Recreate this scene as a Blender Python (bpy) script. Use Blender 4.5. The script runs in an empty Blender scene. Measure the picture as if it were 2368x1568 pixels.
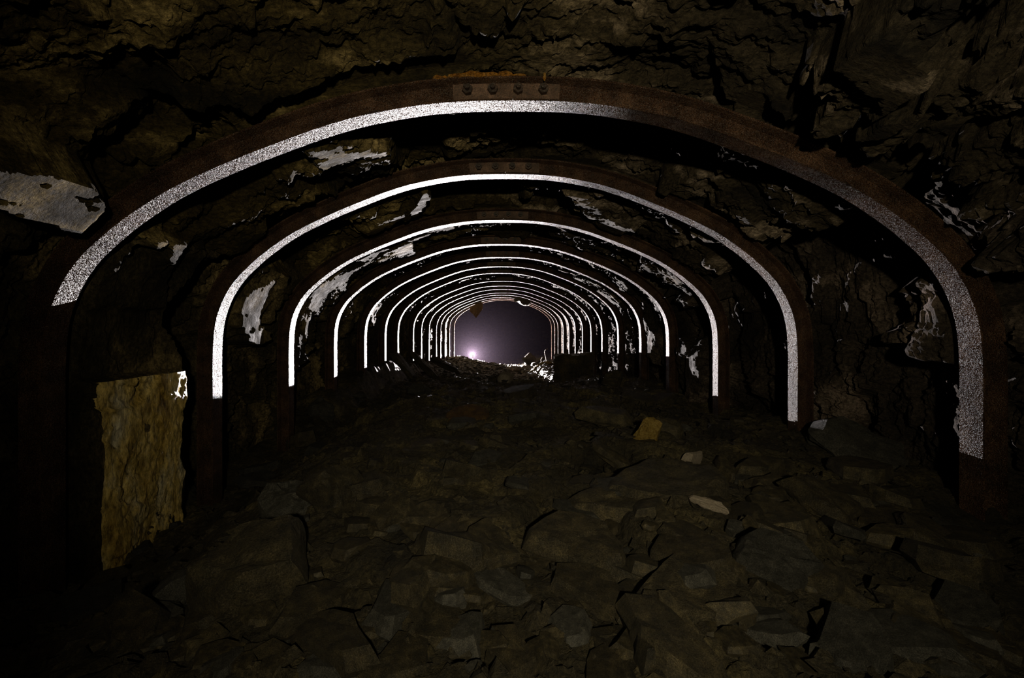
import bpy, bmesh, math, random
import numpy as np
from mathutils import Vector, Matrix

# ------------------------------------------------------------------ camera, lights, exposure
C = bpy.context.scene.collection
SC = bpy.context.scene
F, VX, VY, H = 921.0, 1163.0, 750.0, 0.75          # focal length in pixels (2368 wide), vanishing point, camera height
cam = bpy.data.objects.new('camera', bpy.data.cameras.new('camera'))
C.objects.link(cam)
cam.location = (0, 0, H)
cam.rotation_euler = (math.pi / 2, 0, 0)
cam.data.sensor_width = 36
cam.data.lens = 36 * F / 2368
cam.data.shift_x = (1184 - VX) / 2368
cam.data.shift_y = -(784 - VY) / 2368
cam.data.clip_start = 0.02
SC.camera = cam
SC.view_settings.view_transform = 'Standard'
SC.view_settings.look = 'None'
SC.view_settings.exposure = 0.0
SC.view_settings.gamma = 1.0
SC.view_settings.use_curve_mapping = False
SC.cycles.max_bounces = 4
SC.cycles.diffuse_bounces = 0
SC.cycles.glossy_bounces = 2
SC.cycles.volume_bounces = 0
SC.cycles.sample_clamp_indirect = 4.0
w = bpy.data.worlds.new('cave_dark')
SC.world = w
w.use_nodes = True
w.node_tree.nodes['Background'].inputs[0].default_value = (0, 0, 0, 1)
w.node_tree.nodes['Background'].inputs[1].default_value = 0

LAMP = Vector((-1.10, 14.3, H - 1.10))


def spot(name, loc, aim, power, color, angle, blend, radius):
    L = bpy.data.lights.new(name, 'SPOT')
    L.energy = power; L.color = color; L.spot_size = math.radians(angle); L.spot_blend = blend; L.shadow_soft_size = radius
    o = bpy.data.objects.new(name, L); C.objects.link(o)
    o.location = loc
    o.rotation_euler = (Vector(aim) - Vector(loc)).to_track_quat('-Z', 'Y').to_euler()
    return o


spot('hand_torch_light', LAMP, (0.15, 0, H + 0.35), 11500, (1.0, 0.92, 0.91), 172, 0.85, 0.0028)
spot('headlamp_light', (0.16, -0.60, H + 0.25), (0.24, 1.6, H + 0.22), 80.0, (1.0, 0.87, 0.56), 106, 1.0, 0.03)

# ------------------------------------------------------------------ numpy noise
def h3(ix, iy, iz, seed=0):
    n = (ix.astype(np.int64) * 374761393 + iy.astype(np.int64) * 668265263 + iz.astype(np.int64) * 2147483647 + seed * 974634777) & 0xFFFFFFFF
    n = ((n ^ (n >> 13)) * 1274126177) & 0xFFFFFFFF
    n = ((n ^ (n >> 16)) * 2246822519) & 0xFFFFFFFF
    n = n ^ (n >> 15)
    return (n & 0xFFFFFF).astype(np.float64) / float(0xFFFFFF)


def vnoise(x, y, seed=0):
    ix, iy = np.floor(x), np.floor(y)
    fx, fy = x - ix, y - iy
    ux, uy = fx * fx * fx * (fx * (fx * 6 - 15) + 10), fy * fy * fy * (fy * (fy * 6 - 15) + 10)
    z = np.zeros_like(ix)
    a, b = h3(ix, iy, z, seed), h3(ix + 1, iy, z, seed)
    c, d = h3(ix, iy + 1, z, seed), h3(ix + 1, iy + 1, z, seed)
    return ((a + (b - a) * ux) * (1 - uy) + (c + (d - c) * ux) * uy) * 2 - 1


def fbm(x, y, octaves=4, seed=0, ridged=False):
    t, amp, norm = 0, 1.0, 0
    for k in range(octaves):
        v = vnoise(x, y, seed + k * 17)
        if ridged:
            v = 1 - 2 * np.abs(v)
        t = t + v * amp
        norm += amp
        amp *= 0.52
        x, y = x * 2.03 + 7.1, y * 2.03 - 3.7
    return t / norm


def facets(x, y, cell, amp, slope, seed=0, warp=0.25, ax=1.0, soft=60.0):
    """a broken face: every jittered cell is a plane with its own height and tilt, joined by steep narrow steps"""
    wx = x + warp * cell * fbm(x / cell * 1.3, y / cell * 1.3, 3, seed + 5)
    wy = y + warp * cell * fbm(x / cell * 1.3 + 31, y / cell * 1.3, 3, seed + 9)
    u, v = wx / (cell * ax), wy / cell
    iu, iv = np.floor(u), np.floor(v)
    num = np.zeros(u.shape); den = np.full(u.shape, 1e-12)
    z = np.zeros_like(iu)
    for du in (-1, 0, 1):
        for dv in (-1, 0, 1):
            cu, cv = iu + du, iv + dv
            px, py = cu + h3(cu, cv, z, seed + 1), cv + h3(cu, cv, z, seed + 2)
            d = (u - px) ** 2 + (v - py) ** 2
            val = (h3(cu, cv, z, seed + 3) * 2 - 1) * amp + ((u - px) * (h3(cu, cv, z, seed + 4) - .5) + (v - py) * (h3(cu, cv, z, seed + 6) - .5)) * 2 * slope * cell
            e = np.exp(-soft * d)
            num += e * val; den += e
    return num / den


def sstep(a, b, x):
    t = np.clip((x - a) / (b - a), 0, 1)
    return t * t * (3 - 2 * t)

# ------------------------------------------------------------------ materials
def mat(name):
    m = bpy.data.materials.new(name); m.use_nodes = True
    nt = m.node_tree
    return m, nt, nt.nodes['Principled BSDF']


def N(nt, typ, **kw):
    n = nt.nodes.new(typ)
    for k, v in kw.items():
        if k in n.inputs:
            n.inputs[k].default_value = v
        else:
            setattr(n, k, v)
    return n


def ramp(nt, src, stops):
    r = nt.nodes.new('ShaderNodeValToRGB')
    e = r.color_ramp.elements
    while len(e) < len(stops):
        e.new(0.5)
    for el, (p, c) in zip(e, stops):
        el.position = p; el.color = (*c, 1)
    nt.links.new(src, r.inputs[0])
    return r.outputs[0]


def rock_mat(name, cols, scale=3.0, tint=None, rough=(0.45, 0.8), bump=1.0, fine=70.0, spec=0.5, vary=0.0, stretch=(1, 1, 1), dist=0.02):
    m, nt, b = mat(name)
    tc = N(nt, 'ShaderNodeTexCoord')
    mp = N(nt, 'ShaderNodeMapping'); mp.inputs['Scale'].default_value = stretch
    nt.links.new(tc.outputs['Object'], mp.inputs[0])
    if vary:
        oi = N(nt, 'ShaderNodeObjectInfo')
        ml = N(nt, 'ShaderNodeMath', operation='MULTIPLY'); ml.inputs[1].default_value = 37.0
        nt.links.new(oi.outputs['Random'], ml.inputs[0])
        nt.links.new(ml.outputs[0], mp.inputs['Location'])
    n1 = N(nt, 'ShaderNodeTexNoise', Scale=scale, Detail=8.0, Roughness=0.62)
    n2 = N(nt, 'ShaderNodeTexNoise', Scale=fine, Detail=6.0, Roughness=0.7)
    n3 = N(nt, 'ShaderNodeTexNoise', Scale=fine * 0.22, Detail=5.0, Roughness=0.6)
    for n in (n1, n2, n3):
        nt.links.new(mp.outputs[0], n.inputs['Vector'])
    col = ramp(nt, n1.outputs['Fac'], cols)
    mx = N(nt, 'ShaderNodeMix', data_type='RGBA', blend_type='MULTIPLY')
    mx.inputs['Factor'].default_value = 0.85
    nt.links.new(col, mx.inputs['A'])
    nt.links.new(ramp(nt, n2.outputs['Fac'], [(0.36, (0.22, 0.21, 0.20)), (0.66, (1.6, 1.55, 1.42))]), mx.inputs['B'])
    res = mx.outputs['Result']
    if tint:                                                        # multiplied tint runs from cream on the left to pinkish on the right
        sx = N(nt, 'ShaderNodeSeparateXYZ'); nt.links.new(tc.outputs['Object'], sx.inputs[0])
        ad = N(nt, 'ShaderNodeMath', operation='ADD'); nt.links.new(sx.outputs['X'], ad.inputs[0]); nt.links.new(n1.outputs['Fac'], ad.inputs[1])
        tr = N(nt, 'ShaderNodeMapRange'); tr.inputs['From Min'].default_value = -.1; tr.inputs['From Max'].default_value = 1.2
        nt.links.new(ad.outputs[0], tr.inputs['Value'])
        cm = N(nt, 'ShaderNodeMix', data_type='RGBA'); cm.inputs['A'].default_value = (*tint[0], 1); cm.inputs['B'].default_value = (*tint[1], 1)
        nt.links.new(tr.outputs[0], cm.inputs['Factor'])
        mt = N(nt, 'ShaderNodeMix', data_type='RGBA', blend_type='MULTIPLY'); mt.inputs['Factor'].default_value = 1
        nt.links.new(res, mt.inputs['A']); nt.links.new(cm.outputs['Result'], mt.inputs['B'])
        res = mt.outputs['Result']
    if vary:
        hs = N(nt, 'ShaderNodeHueSaturation')
        mr = N(nt, 'ShaderNodeMapRange'); mr.inputs['To Min'].default_value = 1 - vary; mr.inputs['To Max'].default_value = 1 + vary
        nt.links.new(oi.outputs['Random'], mr.inputs['Value'])
        nt.links.new(mr.outputs[0], hs.inputs['Value'])
        nt.links.new(res, hs.inputs['Color'])
        res = hs.outputs['Color']
    nt.links.new(res, b.inputs['Base Color'])
    mr = N(nt, 'ShaderNodeMapRange'); mr.inputs['From Min'].default_value = 0.3; mr.inputs['From Max'].default_value = 0.7
    mr.inputs['To Min'].default_value, mr.inputs['To Max'].default_value = rough
    nt.links.new(n3.outputs['Fac'], mr.inputs['Value'])
    nt.links.new(mr.outputs[0], b.inputs['Roughness'])
    b.inputs['Specular IOR Level'].default_value = spec
    b1 = N(nt, 'ShaderNodeBump', Strength=bump, Distance=dist)
    b2 = N(nt, 'ShaderNodeBump', Strength=bump, Distance=dist * 2.5)
    nt.links.new(n2.outputs['Fac'], b1.inputs['Height'])
    nt.links.new(n3.outputs['Fac'], b2.inputs['Height'])
    nt.links.new(b2.outputs[0], b1.inputs['Normal'])
    nt.links.new(b1.outputs[0], b.inputs['Normal'])
    return m


M = {}
M['rock_left'] = rock_mat('rock_left', [(0.34, (.012, .010, .006)), (0.52, (.085, .068, .038)), (0.66, (.42, .32, .16))], 3.0, stretch=(1.2, 1.2, .7), rough=(.6, .95), spec=.22)
M['rock_roof'] = rock_mat('rock_roof', [(0.34, (.010, .009, .006)), (0.54, (.07, .062, .036)), (0.66, (.42, .38, .27))], 3.2, tint=((1.32, 1.10, .66), (1.04, .92, 1.04)), stretch=(.55, 1.3, 1.3), rough=(.6, .95), spec=.22)
M['rock_right'] = rock_mat('rock_right', [(0.34, (.010, .008, .007)), (0.54, (.075, .06, .05)), (0.68, (.36, .28, .24))], 2.2, rough=(.6, .95), spec=.22)
M['rubble'] = rock_mat('rubble', [(0.32, (.010, .008, .005)), (0.52, (.055, .045, .024)), (0.70, (.19, .155, .075))], 4.0)
M['slate'] = rock_mat('slate', [(0.30, (.035, .032, .026)), (0.52, (.095, .08, .05)), (0.72, (.19, .155, .085))], 7.0, vary=0.35, fine=90, rough=(.4, .75))
M['slate_grey'] = rock_mat('slate_grey', [(0.30, (.045, .045, .043)), (0.55, (.10, .098, .09)), (0.75, (.18, .17, .15))], 9.0, vary=0.3, fine=90)
M['ochre'] = rock_mat('ochre', [(0.30, (.16, .10, .02)), (0.5, (.42, .28, .06)), (0.7, (.55, .42, .14))], 14.0, fine=110)
M['pale'] = rock_mat('pale', [(0.30, (.35, .30, .25)), (0.5, (.55, .47, .40)), (0.7, (.65, .58, .5))], 14.0, fine=110)
M['rusty_stone'] = rock_mat('rusty_stone', [(0.30, (.08, .045, .018)), (0.5, (.19, .105, .035)), (0.7, (.26, .16, .05))], 8.0, fine=110)
M['flowstone'] = rock_mat('flowstone', [(0.34, (.10, .055, .012)), (0.42, (.62, .42, .10)), (0.52, (.90, .68, .24)), (0.62, (.88, .80, .60))], 6.0, rough=(.08, .28), bump=0.9, fine=60, spec=0.7, stretch=(1, 1, .3))
M['steel'] = rock_mat('steel', [(0.30, (.022, .012, .008)), (0.5, (.075, .040, .026)), (0.72, (.17, .095, .06))], 9.0, rough=(.22, .40), bump=1.0, fine=370, spec=1.0, dist=0.0058)
for n_ in M['steel'].node_tree.nodes:
    if n_.type == 'TEX_NOISE' and n_.inputs['Scale'].default_value > 250:
        n_.inputs['Detail'].default_value = 1.0
nt_ = M['steel'].node_tree                                          # matt rust scale between worn shiny specks
sp_ = N(nt_, 'ShaderNodeTexNoise', Scale=330.0, Detail=1.5, Roughness=0.6)
tc_ = N(nt_, 'ShaderNodeTexCoord')
nt_.links.new(tc_.outputs['Object'], sp_.inputs['Vector'])
mr_ = N(nt_, 'ShaderNodeMapRange'); mr_.inputs['From Min'].default_value = .47; mr_.inputs['From Max'].default_value = .55
nt_.links.new(sp_.outputs['Fac'], mr_.inputs['Value'])
nt_.links.new(mr_.outputs[0], nt_.nodes['Principled BSDF'].inputs['Specular IOR Level'])
M['bolt_steel'] = rock_mat('bolt_steel', [(0.30, (.008, .005, .004)), (0.5, (.025, .014, .010)), (0.72, (.07, .04, .028))], 30.0, rough=(.3, .5), bump=.5, fine=260, dist=.003)
M['plate_steel'] = rock_mat('plate_steel', [(0.30, (.04, .022, .016)), (0.5, (.13, .075, .052)), (0.72, (.25, .15, .11))], 14.0, rough=(.3, .5), fine=260, spec=.8, dist=.004)
M['rust_mud'] = rock_mat('rust_mud', [(0.30, (.20, .07, .01)), (0.5, (.55, .24, .03)), (0.7, (.7, .45, .15))], 30.0, rough=(.2, .5), fine=150)
M['wire'] = rock_mat('wire', [(0.3, (.2, .12, .07)), (0.6, (.35, .25, .17))], 30.0, fine=150)

# ------------------------------------------------------------------ helpers
def mesh_np(name, V, Q, m, parent=None, smooth=False):
    me = bpy.data.meshes.new(name)
    V = np.asarray(V, np.float32); Q = np.asarray(Q, np.int32)
    me.vertices.add(len(V)); me.vertices.foreach_set('co', V.ravel())
    k = Q.shape[1]
    me.loops.add(Q.size); me.loops.foreach_set('vertex_index', Q.ravel())
    me.polygons.add(len(Q)); me.polygons.foreach_set('loop_start', np.arange(0, Q.size, k, dtype=np.int32))
    me.polygons.foreach_set('use_smooth', np.full(len(Q), smooth, dtype=bool))
    me.update(calc_edges=True)
    me.materials.append(m)
    return link(name, me, parent)


def link(name, me, parent=None, loc=None, rot=None):
    o = bpy.data.objects.new(name, me); C.objects.link(o)
    if parent:
        o.parent = parent
    if loc is not None:
        o.location = loc
    if rot is not None:
        o.rotation_euler = rot
    return o


def obj(name, bm, m, parent=None, loc=None, rot=None):
    bmesh.ops.recalc_face_normals(bm, faces=bm.faces)
    me = bpy.data.meshes.new(name); bm.to_mesh(me); bm.free(); me.materials.append(m)
    return link(name, me, parent, loc, rot)


def tag(o, label=None, cat=None, group=None, kind=None):
    for k, v in (('label', label), ('category', cat), ('group', group), ('kind', kind)):
        if v:
            o[k] = v
    return o


def at(px, py, Y):
    """the point at depth Y that the photograph shows at pixel (px, py)"""
    return Vector(((px - VX) / F * Y, Y, H + (VY - py) / F * Y))


def grid_quads(nr, nc):
    i = np.arange(nr - 1)[:, None] * nc + np.arange(nc - 1)[None, :]
    return np.stack([i, i + 1, i + nc + 1, i + nc], -1).reshape(-1, 4)

# ------------------------------------------------------------------ arch profile
ARCH = [(1033, 1185, 258), (654, 1168, 414), (484, 1164, 515), (380, 1160, 568), (315, 1163, 597), (267, 1160.5, 618), (234, 1156.5, 633),
        (204, 1161.5, 651), (185, 1161, 662), (168, 1161.5, 670), (152.5, 1162.5, 678), (141, 1161, 683), (130, 1160, 688.5), (121, 1161.5, 692), (112, 1163, 695)]
W = 1.6
AY = np.array([F * W / a[0] for a in ARCH])                        # depth of each arch's far edge
WK = np.array([1.045] + [1.0] * 14)                                 # the first arch is a little wider than the rest
AY = AY * WK
AX = np.array([(a[1] - VX) / F * y for a, y in zip(ARCH, AY)])     # sideways drift of each arch
AZ = np.array([(VY - a[2]) / F * y for a, y in zip(ARCH, AY)])     # crown height over the camera
BH, BW, BT = 0.088, 0.074, 0.009                                   # beam height, flange width, flange thickness
PROF = [(0, 1.0), (.16, .988), (.30, .942), (.38, .899), (.46, .843), (.6, .73), (.72, .615), (.80, .512), (.86, .418), (.925, .29), (.968, .15), (.992, 0.0), (1.0, -.16), (1.0, -.40), (1.0, -.75), (1.0, -1.15)]


def _spline(pts, n):
    P = np.array(pts, float)
    P = np.vstack([[-P[1, 0], P[1, 1]], P, 2 * P[-1] - P[-2]])
    out = []
    for i in range(1, len(P) - 2):
        p0, p1, p2, p3 = P[i - 1], P[i], P[i + 1], P[i + 2]
        t = np.linspace(0, 1, 24, endpoint=False)[:, None]
        out.append(.5 * (2 * p1 + (p2 - p0) * t + (2 * p0 - 5 * p1 + 4 * p2 - p3) * t * t + (3 * p1 - p0 - 3 * p2 + p3) * t ** 3))
    out = np.vstack(out + [P[-2:-1]])
    d = np.concatenate([[0], np.cumsum(np.hypot(*np.diff(out, axis=0).T))])
    s = np.linspace(0, d[-1], n)
    return np.stack([np.interp(s, d, out[:, 0]), np.interp(s, d, out[:, 1])], -1)


def profile(apex, n=90, k=1.0):
    """inner edge of an arch from left foot over the crown to right foot, x and height over the camera"""
    pts = [(u * W * k, v * apex if v > 0 else v) for u, v in PROF]
    R = _spline(pts, n)
    return np.vstack([R[::-1] * [-1, 1], R[1:]])


BASE = profile(0.77, 400)                                          # mean profile, used by the rock
BS = np.concatenate([[0], np.cumsum(np.hypot(*np.diff(BASE, axis=0).T))]); BS -= BS[-1] / 2
_t = np.gradient(BASE, axis=0); _t /= np.linalg.norm(_t, axis=1)[:, None]
BN = np.stack([-_t[:, 1], _t[:, 0]], -1)                           # outward normal
SMAX = BS[-1]


def axis_shift(Y):
    return np.interp(Y, np.concatenate([[0], AY, [20]]), np.concatenate([[.02], AX, [0]])), np.interp(Y, np.concatenate([[0], AY, [20]]), np.concatenate([[0], AZ - .77, [0]]))


def to_wall(x, z, Y):
    """(s, distance outward) of a point at depth Y, z over the camera"""
    sx, sz = axis_shift(Y)
    p = np.array([x - sx, z - sz * (1 if z > 0 else 0)])
    d = np.linalg.norm(BASE - p, axis=1)
    i = int(np.argmin(d))
    return BS[i], float(np.dot(p - BASE[i], BN[i]))

# ------------------------------------------------------------------ rock shell
# places where the rock bulges in to the arches and catches the far torch: gap after arch k, pixel, half width and half height in pixels
PATCH = [
    (0, 165, 515, 45, 34), (0, 60, 640, 60, 60), (0, 25, 430, 36, 60), (0, 330, 400, 60, 45), 
    (0, 2050, 110, 70, 40), (0, 2040, 200, 30, 60), (0, 2040, 340, 10, 70), (0, 2245, 310, 50, 30),
    (0, 2330, 390, 30, 70), (0, 2310, 490, 40, 30), (0, 2330, 620, 30, 40),
    (1, 700, 390, 75, 55), (1, 835, 395, 50, 16), (1, 510, 510, 50, 80), (1, 735, 440, 30, 22), (1, 1065, 450, 25, 25), (1, 1720, 352, 45, 16), (1, 1825, 440, 60, 55),
    (1, 1800, 510, 60, 30), (1, 2110, 690, 50, 18), (1, 2165, 725, 22, 16), (1, 2200, 800, 14, 30), (1, 2050, 770, 60, 14),
    (2, 860, 490, 32, 40), (2, 920, 470, 25, 25), (2, 905, 512, 22, 8), (2, 1430, 470, 75, 30), (2, 1500, 520, 40, 35), (2, 1600, 580, 28, 45), (2, 598, 690, 14, 40), (2, 612, 782, 55, 9),
    (3, 795, 640, 25, 40), (3, 750, 700, 18, 35), (3, 710, 740, 18, 60), (3, 895, 580, 40, 20), (3, 970, 552, 40, 16), (3, 1030, 538, 70, 16), (3, 1130, 525, 70, 10), (3, 1310, 545, 45, 14),
    (3, 1365, 562, 25, 12), (3, 1412, 575, 18, 22), (3, 1460, 600, 35, 28), (3, 1550, 650, 32, 32), (3, 1580, 860, 20, 40),
    (4, 845, 690, 38, 40), (4, 1000, 580, 30, 10), (4, 1300, 590, 40, 12), (4, 1360, 612, 25, 15), (4, 1440, 660, 40, 20), (4, 1505, 720, 10, 40), (4, 1520, 790, 14, 30),
    (5, 880, 705, 22, 25), (5, 1330, 630, 35, 10), (5, 1375, 655, 20, 15), (5, 1410, 690, 16, 16), (5, 1415, 825, 12, 14),
    (6, 1040, 620, 28, 8), (6, 1360, 670, 24, 16), (6, 1385, 770, 8, 25),
    (7, 1050, 660, 45, 12), (7, 1100, 645, 30, 6), (7, 1310, 670, 22, 12), (9, 1337, 800, 5, 25), (10, 1308, 760, 6, 50), (11, 1300, 770, 5, 60), (12, 1035, 770, 4, 20),
]


def solve_patch(k, px, py):
    y0 = 0.30 if k == 0 else AY[k - 1] + 0.01
    y1 = AY[k] - BW
    best = None
    for Y in np.linspace(y0, y1, 60):
        x, z = (px - VX) / F * Y, (VY - py) / F * Y
        s, d = to_wall(x, z, Y)
        if d < (0.085 if k == 1 and Y < 1.8 else 0.0):
            continue
        t = (y1 - Y) / (LAMP.y - Y)                                 # where the torch's ray to this point passes the next arch
        lx, lz = x + (LAMP.x - x) * t, z + (LAMP.z - H - z) * t
        _, dl = to_wall(lx, lz, y1)
        ok = dl < -0.01
        if ok:
            best = (s, Y, d)
            if d > 0.05 and k > 0:
                break
        elif best is None and k > 0:
            best = (s, Y, max(d, 0.02))
            break
    return best


PSOL = []
for (k, px, py, rx, ry) in PATCH:
    q = solve_patch(k, px, py)
    if q is None:
        continue
    s, Y, d = q
    ang = math.atan2(VY - py, px - VX)                              # radial direction in the picture
    along = abs(rx * math.sin(ang)) + abs(ry * math.cos(ang))       # extent along the wall's outline
    gap = AY[k] - (AY[k - 1] if k else 0.4)
    PSOL.append((s, Y, d, max(along, 4) * Y / F * (1.6 if k else .85), min(gap * .42, 3.0 * max(along, 4) * Y / F)))


def rock_g(s, Y):
    """distance of the rock outside the arches' inner edge"""
    far = sstep(2.0, 6.0, Y)
    det = facets(s, Y, .46, .050, .22, 3) + facets(s, Y, .17, .022, .30, 11, ax=1.6) + facets(s + .3 * Y, Y, .06, .010, .35, 23, ax=2.0) + facets(s - .2 * Y, Y, .024, .0045, .50, 29, ax=1.8) + .018 * fbm(s * 11, Y * 14, 6, 41, True) + .009 * fbm(s * 27 + Y * 8, Y * 24, 4, 43, True)
    g = .235 + .05 * fbm(s * .9, Y * .9, 3, 51) + det
    side = sstep(1.6, 2.2, np.abs(s))
    g = g - .06 * sstep(1.3, 1.0, np.abs(s)) * sstep(1.2, 1.5, Y)
    g = g + .03 * side + .05 * sstep(.9, 1.7, s)
    for (ps, pY, d, rs, ry) in PSOL:
        m = (np.abs(s - ps) < rs * 3) & (np.abs(Y - pY) < ry * 3)
        if not m.any():
            continue
        ss, yy = s[m], Y[m]
        e = ((ss - ps) / rs) ** 2 + ((yy - pY) / ry) ** 2 + 1.3 * fbm(ss * 1.6 / max(rs, .03), yy * 9, 4, 61)
        wgt = sstep(1.9, .55, e)
        g[m] = g[m] * (1 - wgt) + (d + .95 * (det[m]) + .004) * wgt
    # wall block under the flowstone, between the first and the second arch on the left
    z = np.interp(s, BS, BASE[:, 1])
    edge = 2.005 + .05 * fbm(z * 5, z * 0 + 3, 3, 77) - .05 * sstep(-.25, .1, z)
    blk = sstep(.30, .16, z) * sstep(1.50, 1.56, Y) * sstep(.02, -.02, Y - edge) * (s < 0)
    face = .070 - .055 * sstep(-.215, -.235, z) - .070 * sstep(1.88, 1.975, Y) + .12 * sstep(-.6, -1.1, z) * 0 + .35 * det
    g = g * (1 - blk) + face * blk
    rec = sstep(.30, .16, z) * sstep(-.01, .03, Y - edge) * sstep(2.45, 2.35, Y) * (s < 0)
    g = g + rec * .10
    # keep clear of the steel
    near = np.min(np.abs(Y[..., None] - (AY - BW / 2)[None, None, :]), axis=-1) if Y.ndim == 2 else 0
    lim = .125 - .105 * sstep(.045, .11, near) + .06 * sstep(.12, .05, np.abs(Y - AY[0] + BW / 2))
    g = np.maximum(g, lim)
    # the cavern past the last arch
    g = g + sstep(13.3, 14.6, Y) * (1.6 + .5 * fbm(s * 1.0, Y * .6, 4, 91))
    g = g + sstep(.1, -.8, Y) * .1
    return g


NS = 860
rows = np.concatenate([np.linspace(-1.6, .26, 50), np.exp(np.arange(math.log(.28), math.log(13.3), .0058)), np.linspace(13.35, 20, 70)])
sg = np.linspace(-SMAX, SMAX, NS)
S2, Y2 = np.meshgrid(sg, rows)
G = rock_g(S2, Y2)
bx, bz = np.interp(sg, BS, BASE[:, 0]), np.interp(sg, BS, BASE[:, 1])
nx, nz = np.interp(sg, BS, BN[:, 0]), np.interp(sg, BS, BN[:, 1])
shx, shz = axis_shift(rows)
jit = .006 * fbm(S2 * 30, Y2 * 30, 2, 7)
WX = bx[None, :] + nx[None, :] * G + shx[:, None]
WZ = bz[None, :] + nz[None, :] * G + shz[:, None] * (bz[None, :] > 0)
WV = np.stack([WX, Y2 + jit, WZ + H], -1)


def shell(name, a, b, m, label):
    sub = WV[:, a:b]
    o = mesh_np(name, sub.reshape(-1, 3), grid_quads(sub.shape[0], sub.shape[1])[:, ::-1], m)
    return tag(o, label, kind='structure')


iL = int(np.searchsorted(sg, -1.55)); iR = int(np.searchsorted(sg, 1.55))
wall_left = shell('wall_left', 0, iL + 1, M['rock_left'], 'rough brown rock side of the mine tunnel behind the steel arches')
ceiling = shell('ceiling', iL, iR + 1, M['rock_roof'], 'jagged slate roof of the mine tunnel over the steel arches')
wall_right = shell('wall_right', iR, NS, M['rock_right'], 'dark jagged rock side of the mine tunnel opposite the wet flowstone')
# end of the cavern, far behind the torch
bmx = np.linspace(-4.5, 4.5, 60); bmz = np.linspace(-2.2, 4.2, 44)
BXg, BZg = np.meshgrid(bmx, bmz)
BYg = 19.6 + .5 * fbm(BXg * .8, BZg * .8, 4, 5) + facets(BXg, BZg, .9, .2, .2, 8)
tag(mesh_np('wall_back', np.stack([BXg, BYg, BZg + H], -1).reshape(-1, 3), grid_quads(44, 60), M['rock_roof']), 'dark rock end of the cavern past the last arch', kind='structure')
BZf = np.stack([BXg * .55, -1.55 + .05 * fbm(BXg, BZg, 3, 5), BZg * .5 + H], -1)
tag(mesh_np('wall_front', BZf.reshape(-1, 3), grid_quads(44, 60)[:, ::-1], M['rock_roof']), 'rock closing the tunnel behind the camera', kind='structure')

# haze hanging in the cavern around the torch
m, nt, b_ = mat('haze')
nt.nodes.remove(b_)
vs_ = N(nt, 'ShaderNodeVolumePrincipled')
vs_.inputs['Color'].default_value = (.80, .62, .86, 1)
vs_.inputs['Density'].default_value = 0.0011
vs_.inputs['Anisotropy'].default_value = 0.3
nt.links.new(vs_.outputs[0], nt.nodes['Material Output'].inputs['Volume'])
bm = bmesh.new()
bmesh.ops.create_cube(bm, size=1, matrix=Matrix.Translation((0, 15.9, H + .4)) @ Matrix.Diagonal((6.4, 6.6, 4.4, 1)))
tag(obj('haze', bm, m), 'purple haze glowing in the cavern beyond the last arch', 'haze', kind='stuff')

# ------------------------------------------------------------------ rubble floor
LEFT_Y = [-2, 1.2, 2.5, 3.05, 3.88, 4.68, 5.52, 6.3, 7.2, 8, 8.8, 9.7, 10.4, 11.3, 12.2, 13.1, 14.2, 20]
LEFT_Z = [-.95, -.98, -1.0, -.95, -.85, -.82, -.84, -.88, -.90, -.92, -.93, -.95, -.96, -.98, -1.02, -1.08, -1.25, -1.4]
WEDGE_Z = [0, 0, 0, .05, .2, .26, .30, .22, .16, .1, .08, .05, 0, 0, 0, 0, 0, 0]   # scree banked steeply against the left wall
MID_Y = [-2, 0, 1.0, 2.0, 3.2, 4.2, 4.8, 5.6, 7, 9, 10.6, 11.5, 13, 15, 20]
MID_Z = [-.74, -.72, -.66, -.62, -.60, -.62, -.74, -.98, -1.09, -1.13, -1.10, -1.2, -1.35, -1.5, -1.6]
RGT_Y = [-2, 1.4, 2.2, 3.0, 3.9, 4.7, 5.5, 6.3, 7.2, 9, 13, 20]
RGT_Z = [-.74, -.70, -.62, -.68, -.62, -.68, -.74, -.85, -.95, -1.03, -1.2, -1.4]


def floor_base(x, Y):
    l, c, r = np.interp(Y, LEFT_Y, LEFT_Z), np.interp(Y, MID_Y, MID_Z), np.interp(Y, RGT_Y, RGT_Z)
    nearl = sstep(3.0, 4.2, Y)
    a = sstep(-.55 + -.0 * nearl, -1.6, x)                           # near: the heap falls to a trough at the left wall
    b = sstep(-.28, -1.45, x) ** .8                                  # far: a scree slope against the left wall
    wl = a * (1 - nearl) + b * nearl
    wr = sstep(.5, 1.4, x)
    z = c * (1 - wl - wr) + l * wl + r * wr
    z = z + np.interp(Y, LEFT_Y, WEDGE_Z) * sstep(-1.45, -1.60, x)
    z = z + .10 * sstep(4.4, 5.0, Y) * sstep(9.0, 6.5, Y) * sstep(-.22, -.34, x) * sstep(-1.3, -.7, x)   # lip of the gully
    z = z - .24 * sstep(.0, .18, x) * sstep(1.05, .8, x) * sstep(6.5, 8.5, Y) * sstep(12.4, 11.5, Y)   # channel through the crest
    return z


def floor_h(x, Y):
    z = floor_base(x, Y)
    z = z + facets(x, Y, .34, .035, .12, 101, ax=1.3) + facets(x + .4 * Y, Y, .13, .018, .18, 111, ax=1.6) + facets(x, Y, .045, .006, .2, 121) + .006 * fbm(x * 12, Y * 12, 3, 131)
    return z


fx = np.linspace(-2.3, 2.3, 440)
fy = np.concatenate([np.linspace(-1.55, .36, 40), np.exp(np.arange(math.log(.38), math.log(14), .0075)), np.linspace(14.05, 20, 60)])
FX, FY = np.meshgrid(fx, fy)
flare = 1 + sstep(13.3, 15, FY) * .9
FZ = floor_h(FX * flare, FY)
floor = mesh_np('floor', np.stack([FX * flare, FY, FZ + H], -1).reshape(-1, 3), grid_quads(len(fy), len(fx)), M['rubble'])
tag(floor, 'uneven rubble floor of broken slate between the tunnel sides', kind='structure')


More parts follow.
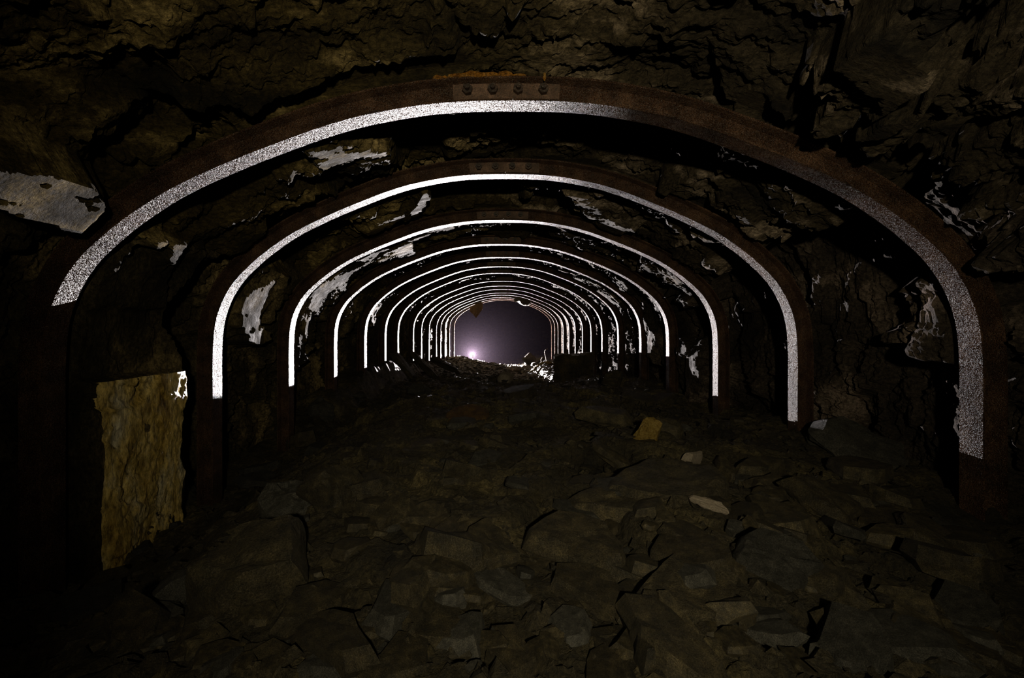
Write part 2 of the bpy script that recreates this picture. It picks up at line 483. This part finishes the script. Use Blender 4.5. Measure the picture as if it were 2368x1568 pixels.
def fz(x, Y):
    return float(floor_h(np.array([[x]]), np.array([[Y]]))[0, 0]) + H


def fz_many(x, Y):
    return floor_h(np.array([x]), np.array([Y]))[0] + H


# ------------------------------------------------------------------ steel arches
def sweep(curve, sect, closed_ends=True):
    """sweep a section of (outward, along the tunnel) points along a curve of (x, z); returns a bmesh"""
    t = np.gradient(curve, axis=0); t /= np.linalg.norm(t, axis=1)[:, None]
    n = np.stack([-t[:, 1], t[:, 0]], -1)
    bm = bmesh.new(); rings = []
    for p, q in zip(curve, n):
        rings.append([bm.verts.new((p[0] + q[0] * r, y, p[1] + q[1] * r)) for r, y in sect])
    k = len(sect)
    for a, b in zip(rings[:-1], rings[1:]):
        for i in range(k):
            bm.faces.new((a[i], a[(i + 1) % k], b[(i + 1) % k], b[i]))
    if closed_ends:
        bm.faces.new(rings[0]); bm.faces.new(rings[-1][::-1])
    return bm


a_, t_, w_, h_ = BW / 2, BT, .004, BH
ISEC = [(0, -a_), (0, a_), (t_ * .8, a_), (t_ * 1.5, w_), (h_ - t_ * 1.5, w_), (h_ - t_ * .8, a_), (h_, a_), (h_, -a_), (h_ - t_ * .8, -a_), (h_ - t_ * 1.5, -w_), (t_ * 1.5, -w_), (t_ * .8, -a_)]
ORD = ['first', 'second', 'third', 'fourth', 'fifth', 'sixth', 'seventh', 'eighth', 'ninth', 'tenth', 'eleventh', 'twelfth', 'thirteenth', 'fourteenth', 'fifteenth']


def hexa(bm, c, r, h, n=6, rot=0.0):
    """a prism along -y from c"""
    ring = [[bm.verts.new((c[0] + r * math.cos(rot + i * 2 * math.pi / n), c[1] - d, c[2] + r * math.sin(rot + i * 2 * math.pi / n))) for i in range(n)] for d in (0, h)]
    for i in range(n):
        j = (i + 1) % n
        bm.faces.new((ring[0][i], ring[0][j], ring[1][j], ring[1][i]))
    bm.faces.new(ring[1])


rnd = random.Random(4)
for k, Yb in enumerate(AY):
    root = bpy.data.objects.new('steel_arch', None); C.objects.link(root)
    root.location = (AX[k], Yb - BW / 2, H)
    lab = {0: 'first steel arch from the camera, rusty, four-bolt splice plate and orange mud on its crown',
           14: 'fifteenth and last steel arch of the tunnel, in front of the glowing haze'}.get(k, f'{ORD[k]} steel arch counted from the camera, rusty curved beam with its underside lit white')
    tag(root, lab, 'arch', 'steel arches along the mine tunnel')
    cur = profile(AZ[k], 70 if k < 4 else 44, WK[k])
    # the feet stand in the rubble
    mid = len(cur) // 2
    L_, R_ = cur[:mid + 1].copy(), cur[mid:].copy()
    L_[-1, 0] -= .0008; R_[0, 0] += .0008
    obj('beam', sweep(L_, ISEC), M['steel'], root)
    obj('beam', sweep(R_, ISEC), M['steel'], root)
    dx = (-.028 if k == 0 else -.01)
    # splice plate in the hollow of the beam, at the crown
    x = np.linspace(-.185 + dx, .195 + dx, 15)
    zc = np.interp(x, cur[:, 0], cur[:, 1])
    pl = sweep(np.stack([x, zc], -1), [(t_ + .009, -w_ - .0005), (BH - t_ - .006, -w_ - .0005), (BH - t_ - .006, -w_ - .013), (t_ + .009, -w_ - .013)])
    obj('splice_plate', pl, M['plate_steel'], root)
    for bxp in (-.135, -.044, .048, .138):
        bz_ = float(np.interp(bxp + dx, cur[:, 0], cur[:, 1])) + BH * .56
        bm = bmesh.new()
        hexa(bm, (bxp + dx, -w_ - .0125, bz_), .019, .017, 6, rnd.random())
        hexa(bm, (bxp + dx, -w_ - .0125, bz_), .0095, .031, 8)
        obj('bolt', bm, M['bolt_steel'], root)
    if k == 0:
        # orange mud and a drip on top of the outer flange
        bm = bmesh.new()
        for xx, zz, sx, sz in ((-.20, .010, .035, .008), (-.14, .013, .05, .012), (-.08, .010, .035, .010), (-.03, .011, .03, .010), (.02, .006, .03, .006), (-.26, .006, .03, .006)):
            mtx = Matrix.Translation((xx, -a_ + .008, float(np.interp(xx, cur[:, 0], cur[:, 1])) + BH + zz * .6)) @ Matrix.Diagonal((sx, .016, sz, 1))
            bmesh.ops.create_icosphere(bm, subdivisions=2, radius=1, matrix=mtx)
        for v in bm.verts:
            v.co += Vector((rnd.uniform(-1, 1), rnd.uniform(-1, 1), rnd.uniform(-1, 1))) * .0025
        tag(obj('mud_deposit', bm, M['rust_mud'], root), 'wet orange mud')
        bm = bmesh.new()
        bmesh.ops.create_icosphere(bm, subdivisions=2, radius=1, matrix=Matrix.Translation((.112, -a_ - .003, float(np.interp(.112, cur[:, 0], cur[:, 1])) + BH - .004)) @ Matrix.Diagonal((.006, .006, .016, 1)))
        tag(obj('drip', bm, M['rust_mud'], root), 'orange drip')

# ------------------------------------------------------------------ flowstone on the left wall
fs = np.linspace(np.interp(-1.04, BASE[:200, 1], BS[:200]), np.interp(-.232, BASE[:200, 1], BS[:200]), 130)
fyv = np.linspace(1.55, 2.0, 110)
FS2, FY2 = np.meshgrid(fs, fyv)
fg = rock_g(FS2, FY2)
zz = np.interp(FS2, BS, BASE[:, 1])
mask = sstep(1.55, 1.62, FY2) * sstep(2.015, 1.97, FY2 + .03 * fbm(zz * 6, FY2 * 2, 3, 5)) * sstep(-1.04, -1.0, zz)
riv = .014 * fbm(FY2 * 13 + .8 * fbm(zz * 5, FY2 * 8, 3, 9), zz * 2.2, 3, 15) + .010 * facets(FY2 * 1.0 + .3 * zz, zz, .16, .9, 2.0, 33) + .005 * fbm(FY2 * 42, zz * 30, 3, 19)
fg = fg + .012 - mask * (.026 + riv)
fsx, fsz = axis_shift(fyv)
X = np.interp(fs, BS, BASE[:, 0])[None] + np.interp(fs, BS, BN[:, 0])[None] * fg + fsx[:, None]
Z = np.interp(fs, BS, BASE[:, 1])[None] + np.interp(fs, BS, BN[:, 1])[None] * fg
tag(mesh_np('flowstone', np.stack([X, FY2, Z + H], -1).reshape(-1, 3), grid_quads(110, 130)[:, ::-1], M['flowstone'], wall_left, smooth=True), 'wet yellow flowstone sheet')

# ------------------------------------------------------------------ stones
def slab_mesh(name, seed, n=8, thick=.25, top=.82, m=None, detail=False):
    """a broken slab about 1 across: irregular outline, bevelled upper edge, chipped"""
    r = random.Random(seed)
    bm = bmesh.new()
    ang = sorted((i + r.uniform(-.36, .36)) * 2 * math.pi / n for i in range(n))
    rad = [r.uniform(.34, .54) for _ in range(n)]
    st = r.uniform(.55, .95)
    tx, ty = r.uniform(-.12, .12), r.uniform(-.12, .12)
    rings = []
    for sc, z in ((.88, -thick * .5), (1.0, -thick * .1), (top + r.uniform(-.06, .08), thick * .5)):
        rings.append([bm.verts.new((rad[i] * sc * math.cos(ang[i]) + r.uniform(-.03, .03), rad[i] * sc * st * math.sin(ang[i]) + r.uniform(-.03, .03),
                                    z + r.uniform(-.06, .06) * thick * 2 + (tx * math.cos(ang[i]) + ty * math.sin(ang[i])) * thick * (z > 0))) for i in range(n)])
    for a, b in zip(rings[:-1], rings[1:]):
        for i in range(n):
            bm.faces.new((a[i], a[(i + 1) % n], b[(i + 1) % n], b[i]))
    bm.faces.new(rings[0][::-1])
    c = bm.verts.new((r.uniform(-.1, .1), r.uniform(-.08, .08), thick * .55))
    for i in range(n):
        bm.faces.new((rings[-1][i], rings[-1][(i + 1) % n], c))
    if detail:
        bmesh.ops.triangulate(bm, faces=bm.faces)
        bmesh.ops.subdivide_edges(bm, edges=bm.edges, cuts=3, use_grid_fill=True, smooth=.12)
        vs = np.array([v.co for v in bm.verts])
        d = .028 * fbm(vs[:, 0] * 5 + seed, vs[:, 1] * 5 + vs[:, 2] * 7, 4, seed) + facets(vs[:, 0] + vs[:, 2], vs[:, 1] + vs[:, 2], .22, .02, .12, seed)
        for v, q in zip(bm.verts, d):
            v.co.z += q * (.6 + thick); v.co.x += q * .5
    bmesh.ops.recalc_face_normals(bm, faces=bm.faces)
    me = bpy.data.meshes.new(name); bm.to_mesh(me); bm.free()
    me.materials.append(m or M['slate'])
    return me


R_ = random.Random(21)
PROTO = [slab_mesh('stone', 300 + i, n=R_.choice((6, 7, 8, 9)), thick=R_.uniform(.12, .34), m=M['slate_grey'] if i % 4 == 3 else M['slate']) for i in range(24)]

# named loose stones: (name, label, pixel x, pixel y, width px, height px or None, thickness ratio, yaw, tilt x, tilt y, material, Y or None)
def floor_Y(px, py):
    """depth at which the pixel's ray meets the floor"""
    Y = np.linspace(.45, 12, 900)
    x, z = (px - VX) / F * Y, (VY - py) / F * Y
    d = z - floor_base(x, Y)
    i = int(np.argmax(d < 0)) if (d < 0).any() else len(Y) - 1
    return float(Y[i])


LOOSE = [
    ('stone', 'ochre yellow rounded stone, the brightest coloured one in the rubble', 1495, 1040, 72, .85, .3, .45, .0, 'ochre', .3),
    ('stone', 'dark grey wedge of stone right beside the ochre yellow stone', 1548, 1018, 90, .55, -.2, .3, .15, 'slate', .3),
    ('stone', 'round purplish grey flat stone propped behind the ochre yellow stone', 1580, 997, 48, .35, .1, .9, .1, 'slate_grey', .3),
    ('stone', 'long whitish stone lying aslant in front of the round purplish stone', 1604, 1060, 90, .28, .5, .2, .1, 'pale', .5),
    ('slab', 'wide flat brown slab in front of the long whitish stone', 1540, 1140, 370, .14, .1, .05, .05, 'slate', .25),
    ('slab', 'thin slab with a bright pale edge under the wide flat brown slab', 1645, 1205, 100, .14, -.35, .35, .25, 'pale', .5),  # the light on this slab's edge is put into its pale colour
    ('slab', 'broad slab with a rounded end beside the wide flat brown slab', 1420, 1175, 230, .18, -.1, .1, -.05, 'slate', .3),
    ('slab', 'long ledge-like slab with a dark gap under its front edge', 1330, 1260, 260, .2, -.05, .12, .0, 'slate', .3),
    ('slab', 'three-cornered slab in the middle of the rubble floor', 1125, 1290, 170, .2, .6, .25, .05, 'slate', .3),
    ('slab', 'rusty brown slab on the crest of the rubble, darker than the ochre stone', 1080, 965, 120, .22, -.1, .35, .0, 'rusty_stone', .3),
    ('boulder', 'large rough boulder rising at the near left of the rubble', 580, 1350, 330, .42, .5, .25, -.25, 'slate', .15),
    ('stone', 'narrow shard leaning upright beside the large rough boulder', 405, 1390, 190, .3, 1.2, .7, -.9, 'slate_grey', .5),
    ('stone', 'blocky grey stone left of the upright brown stone on the heap', 670, 1185, 150, .5, .0, .3, -.1, 'slate_grey', .4),
    ('stone', 'upright brown stone with a thin bright edge on the left of the heap', 770, 1165, 150, .45, .9, .9, .2, 'slate', .4),
    ('stone', 'rounded cobble at the foot of the third arch by the rock wall', 745, 965, 60, .7, .2, .2, .1, 'slate_grey', .3),
    ('slab', 'large tilted slab of dark slate beside the second arch foot', 1990, 1060, 200, .2, -.5, .5, .35, 'slate_grey', .3),
    ('stone', 'purplish pointed stone at the foot of the second arch', 1908, 1035, 90, .4, .5, .6, -.2, 'slate_grey', .3),
    ('stone', 'upright stone with a pale fleck between the first and second arch', 1990, 1000, 80, .5, -.2, .8, .2, 'slate', .3),
    ('slab', 'thick slab with a lit top lying below the large tilted slab', 1900, 1180, 180, .22, -.4, .25, .2, 'slate', .3),
    ('slab', 'humped slab between the wide flat brown slab and the thick slab', 1800, 1130, 150, .3, -.2, .3, .1, 'slate', .4),
    ('slab', 'olive brown slab with a small white chip lying on it', 1810, 1212, 170, .2, -.35, .22, .1, 'slate', .3),
    ('stone', 'small white chip of stone on the olive brown slab', 1832, 1214, 14, .4, .2, .2, .1, 'pale', .5),
    ('slab', 'slab with a pale worn patch low in the rubble', 1790, 1330, 220, .3, -.7, .3, .2, 'slate_grey', .4),
    ('slab', 'wide dark slab sunk in the rubble below the thin bright-edged slab', 1600, 1390, 320, .15, .3, .1, .0, 'slate', .2),
    ('stone', 'slim grey stone pointing down between the slabs', 1720, 1255, 100, .25, -1.0, .3, .1, 'slate_grey', .4),
    ('slab', 'dark slab tilted up against the foot of the first arch', 2180, 1260, 200, .2, -.4, .3, .3, 'slate', .4),
    ('stone', 'stone standing up by the dark block on the crest of the heap', 1415, 900, 60, .6, .4, .5, -.3, 'slate', .4),
]
for (nm, lab, px, py, wpx, th, yaw, tx, ty, m, lift) in LOOSE:
    Y = floor_Y(px, py)
    p = at(px, py, Y)
    size = wpx / F * Y
    me = slab_mesh(nm, hash(lab) % 1000 if False else sum(map(ord, lab)) % 1000, n=9, thick=th, m=M[m], detail=True)
    o = link(nm, me, None, (p.x, p.y, fz(p.x, p.y) + size * th * lift), (tx, ty, yaw))
    o.scale = (size, size * (.36 if m == 'pale' and wpx > 50 else 1), size)
    tag(o, lab, 'stone', 'loose stones on the rubble floor')

# the rest of the rubble: 300 stones laid in the floor, then gravel
R_ = random.Random(77)
used = 0
while used < 300:
    px, py = R_.uniform(200, 2320), 905 + 640 * R_.random() ** .85
    Y = floor_Y(px, py)
    if Y > 6 or Y < .5:
        continue
    x = (px - VX) / F * Y
    if abs(x) > 1.62:
        continue
    size = R_.choice((.07, .09, .12, .15, .19, .25)) * (0.6 + .3 * Y) * R_.uniform(.8, 1.2)
    o = link('stone', PROTO[R_.randrange(24)], floor, (x, Y, fz(x, Y) + size * R_.uniform(-.03, .06)), (R_.gauss(.05, .15), R_.gauss(0, .15), R_.uniform(0, 6.28)))
    o.scale = (size, size * R_.uniform(.7, 1.2), size)
    used += 1
# gravel and chips: too many to count
GV, GT = [], []
gy = [.5 + 11.5 * R_.random() ** 1.7 for _ in range(6000)]
gx = [R_.uniform(-1.6, 1.6) for _ in gy]
gz = fz_many(gx, gy)
for i, (x, Y) in enumerate(zip(gx, gy)):
    s_ = R_.uniform(.008, .03) * (1 + .12 * Y)
    c = np.array([x, Y, gz[i] + s_ * .2])
    v = np.array([[1, 0, 0], [-1, .1, 0], [.1, 1, 0], [0, -1, 0], [0, 0, .6], [0, 0, -.6]]) * s_ * np.array([[R_.uniform(.5, 1.4), R_.uniform(.5, 1.1), R_.uniform(.3, 1)]])
    v += np.array([[R_.uniform(-.4, .4) * s_ for _ in range(3)] for _ in range(6)])
    an = R_.uniform(0, 6.28)
    v = v @ np.array([[math.cos(an), -math.sin(an), 0], [math.sin(an), math.cos(an), 0], [0, 0, 1]])
    b0 = len(GV) * 6
    GV.append(v + c)
    GT += [[b0 + a, b0 + b, b0 + d] for a, b, d in ((0, 2, 4), (2, 1, 4), (1, 3, 4), (3, 0, 4), (2, 0, 5), (1, 2, 5), (3, 1, 5), (0, 3, 5))]
tag(mesh_np('gravel', np.vstack(GV), GT, M['slate'], floor), kind='stuff')

# ------------------------------------------------------------------ things deep in the tunnel
def rock_thing(name, lab, cat, px, py, Y, size, th, rot, m, seed, group=None, dims=(1, 1, 1)):
    me = slab_mesh(name, seed, n=8, thick=th, m=M[m], detail=True)
    p = at(px, py, Y)
    o = link(name, me, None, p, rot)
    o.scale = tuple(size * d for d in dims)
    return tag(o, lab, cat, group)


def tube(pts, r):
    bm = bmesh.new(); rings = []
    for i, p in enumerate(pts):
        d = (pts[min(i + 1, len(pts) - 1)] - pts[max(i - 1, 0)]).normalized()
        a = d.cross(Vector((0, 1, 0))).normalized(); b = d.cross(a)
        rr = r[i] if isinstance(r, (list, tuple)) else r
        rings.append([bm.verts.new(p + (a * math.cos(t * math.pi / 3) + b * math.sin(t * math.pi / 3)) * rr) for t in range(6)])
    for p, q in zip(rings[:-1], rings[1:]):
        for i in range(6):
            bm.faces.new((p[i], p[(i + 1) % 6], q[(i + 1) % 6], q[i]))
    bm.faces.new(rings[0]); bm.faces.new(rings[-1][::-1])
    return bm


def on_floor(x, Y, up=0.0):
    return Vector((x, Y, fz(x, Y) + up))


def lay(name, lab, px, Y, size, th, rot, m, seed, dims=(1, 1, 1), up=.2, group='pale stones lit at the end of the tunnel'):
    x = (px - VX) / F * Y
    me = slab_mesh(name, seed, n=8, thick=th, m=M[m], detail=True)
    o = link(name, me, None, on_floor(x, Y, size * th * up), rot)
    o.scale = tuple(size * d for d in dims)
    return tag(o, lab, 'stone', group)


lay('boulder', 'white-lit pointed boulder in the channel left of the square black boulder', 1224, 12.6, .50, .6, (.2, -.6, .4), 'pale', 31, up=.4)
lay('stone', 'flat stone leaning against the white-lit pointed boulder', 1245, 12.2, .55, .2, (.1, -.5, .2), 'slate', 32, up=.6)
lay('stone', 'bright stone at the mouth of the channel, just right of the torch heap', 1140, 12.0, .26, .5, (.1, .2, .4), 'pale', 33)
lay('stone', 'bright broken stone in the middle of the channel', 1176, 11.6, .34, .4, (.2, .1, 1.4), 'pale', 34)
lay('stone', 'low bright stone between the middle one and the pointed boulder', 1200, 11.9, .36, .35, (-.1, .2, .2), 'pale', 35)
lay('stone', 'knobbly bright stone sunk where the channel begins on the near side', 1168, 4.45, .22, .6, (.3, .2, .9), 'pale', 36, up=.25)
lay('stone', 'thin bright shard lying beside the knobbly bright stone', 1212, 4.5, .24, .2, (.1, -.05, .1), 'pale', 37, dims=(1, .35, 1), up=.5)
lay('stone', 'slanting shard on the edge of the gully above the knobbly bright stone', 1148, 4.9, .34, .25, (.1, .95, .2), 'slate', 38, dims=(1, .6, 1), up=.5)
p = [at(1226, 866, 11.2), at(1240, 863, 11.1), at(1252, 862, 11.05), at(1264, 859, 11.0), at(1277, 857, 10.95)]
for q in p:
    q.z = max(q.z, fz(q.x, q.y) + .03)
bm = tube(p, [.04, .055, .06, .075, .06])
bmesh.ops.subdivide_edges(bm, edges=bm.edges, cuts=2, use_grid_fill=True)
rr = random.Random(3)
for v in bm.verts:
    v.co += Vector((rr.uniform(-1, 1), rr.uniform(-1, 1), rr.uniform(-1, 1))) * .012
tag(obj('log', bm, M['ochre']), 'yellow knobbly log lying beside the square black boulder', 'log')
for j, (pts, Yw) in enumerate((([(1264, 838), (1262, 826), (1259, 813), (1262, 809), (1267, 806)], 11.6), ([(1240, 852), (1247, 846), (1252, 838), (1251, 832), (1254, 827)], 11.5), ([(1246, 852), (1253, 842), (1260, 833)], 11.45))):
    q = [at(a, b, Yw) for a, b in pts]
    q.insert(0, on_floor(q[0].x, Yw, -.02))
    tag(obj('wire', tube(q, .011), M['wire']), ('tallest bent wire, hooked at its tip, beside the square black boulder', 'thin wavy wire standing left of the tallest bent wire', 'short straight wire crossing the thin wavy wire')[j], 'wire', 'wires sticking out of the rubble')
# slabs leaning on the left wall
for j, (ax, ay, bx_, by_, Y, lab) in enumerate(((902, 795, 962, 874, 5.0, 'long slab leaning on the rock side by the foot of the fifth arch'), (952, 805, 1012, 870, 6.0, 'slanting slab behind the long leaning one, by the sixth arch'), (985, 815, 1072, 858, 7.4, 'low slanting slab lying down the heap in front of the torch glow'))):
    a3, b3 = at(ax, ay, Y), at(bx_, by_, Y)
    L3 = (b3 - a3).length
    me = slab_mesh('slab', 50 + j, n=9, thick=.22, m=M['slate'], detail=True)
    o = link('slab', me, None, (a3 + b3) / 2 - Vector((0, 0, .06)), (0, math.atan2(a3.z - b3.z, b3.x - a3.x), 0))
    o.scale = (L3 * 1.05, L3 * .6, L3 * .6)
    tag(o, lab, 'stone', 'slabs leaning on the left rock side')

def prism_rock(name, lab, cat, pts, Y, depth, m, seed, cuts=4, amp=.02, group=None):
    """a rock with the given outline (pixels, at depth Y) and real depth, faces broken up"""
    c = sum((at(a, b, Y) for a, b in pts), Vector()) / len(pts)
    bm = bmesh.new()
    f = [bm.verts.new(at(a, b, Y) - c) for a, b in pts]
    g = [bm.verts.new((at(a, b, Y) - c) * .9 + Vector((0, depth, .03 * depth))) for a, b in pts]
    n = len(pts)
    for i in range(n):
        bm.faces.new((f[i], f[(i + 1) % n], g[(i + 1) % n], g[i]))
    for ring, dy in ((f, -.18 * depth), (g[::-1], .1 * depth)):
        v = bm.verts.new(sum((q.co for q in ring), Vector()) / n + Vector((0, dy, 0)))
        for i in range(n):
            bm.faces.new((ring[i], ring[(i + 1) % n], v))
    if cuts:
        bmesh.ops.triangulate(bm, faces=bm.faces)
        bmesh.ops.subdivide_edges(bm, edges=bm.edges, cuts=cuts, use_grid_fill=True)
        vs = np.array([v.co for v in bm.verts])
        d = fbm(vs[:, 0] * 7 + seed, vs[:, 2] * 7 + vs[:, 1] * 5, 4, seed)
        e = fbm(vs[:, 0] * 7 + 9, vs[:, 2] * 7 + vs[:, 1] * 5 + seed, 4, seed + 3)
        for v, q, r in zip(bm.verts, d, e):
            v.co += Vector((q, r, -r)) * amp
    return tag(obj(name, bm, M[m], None, c), lab, cat, group)


prism_rock('hanging_rock', 'brown pointed rock hanging from the roof before the last arch', 'rock', [(1080, 676), (1122, 672), (1118, 690), (1116, 716), (1112, 722), (1101, 735), (1086, 720), (1088, 700)], 12.55, .22, 'rusty_stone', 12)
prism_rock('stone', 'small upright stone standing on the heap right in front of the torch', 'stone', [(VX + (LAMP.x + a) / 14.05 * F, VY - (LAMP.z - H + b) / 14.05 * F) for a, b in ((.022, -.40), (.022, -.05), (.0245, .036), (.034, .0405), (.046, .0325), (.053, .0255), (.046, .021), (.040, .012), (.038, -.05), (.040, -.40))][::-1], 14.05, .02, 'slate', 5, cuts=0)
rock_thing('hanging_rock', 'black lump of rock sagging from the roof, cutting across three arches', 'rock', 1212, 690, 11.0, .62, .5, (0, .28, .1), 'slate', 17)
# the big square heap on the right
bm = bmesh.new()
p0, p1 = at(1283, 823, 6.55), at(1283, 880, 6.55)
bmesh.ops.create_cube(bm, size=1, matrix=Matrix.Translation((1.17, 6.74, (H - .51 + H - 1.25) / 2)) @ Matrix.Diagonal((.64, .36, .74, 1)))
bmesh.ops.subdivide_edges(bm, edges=bm.edges, cuts=14, use_grid_fill=True)
vs = np.array([v.co for v in bm.verts])
d = facets(vs[:, 0] + vs[:, 1], vs[:, 2] + vs[:, 1] * .7, (.17), .045, .25, 5) + .02 * fbm(vs[:, 0] * 9 + vs[:, 1] * 7, vs[:, 2] * 9, 4, 9)
for v, q in zip(bm.verts, d):
    v.co += Vector((q * .6 + (v.co.y - 6.56) * .2, q, q * 1.1))
tag(obj('boulder', bm, M['slate']), 'big square-edged black boulder filling the right side of the tunnel', 'rock')
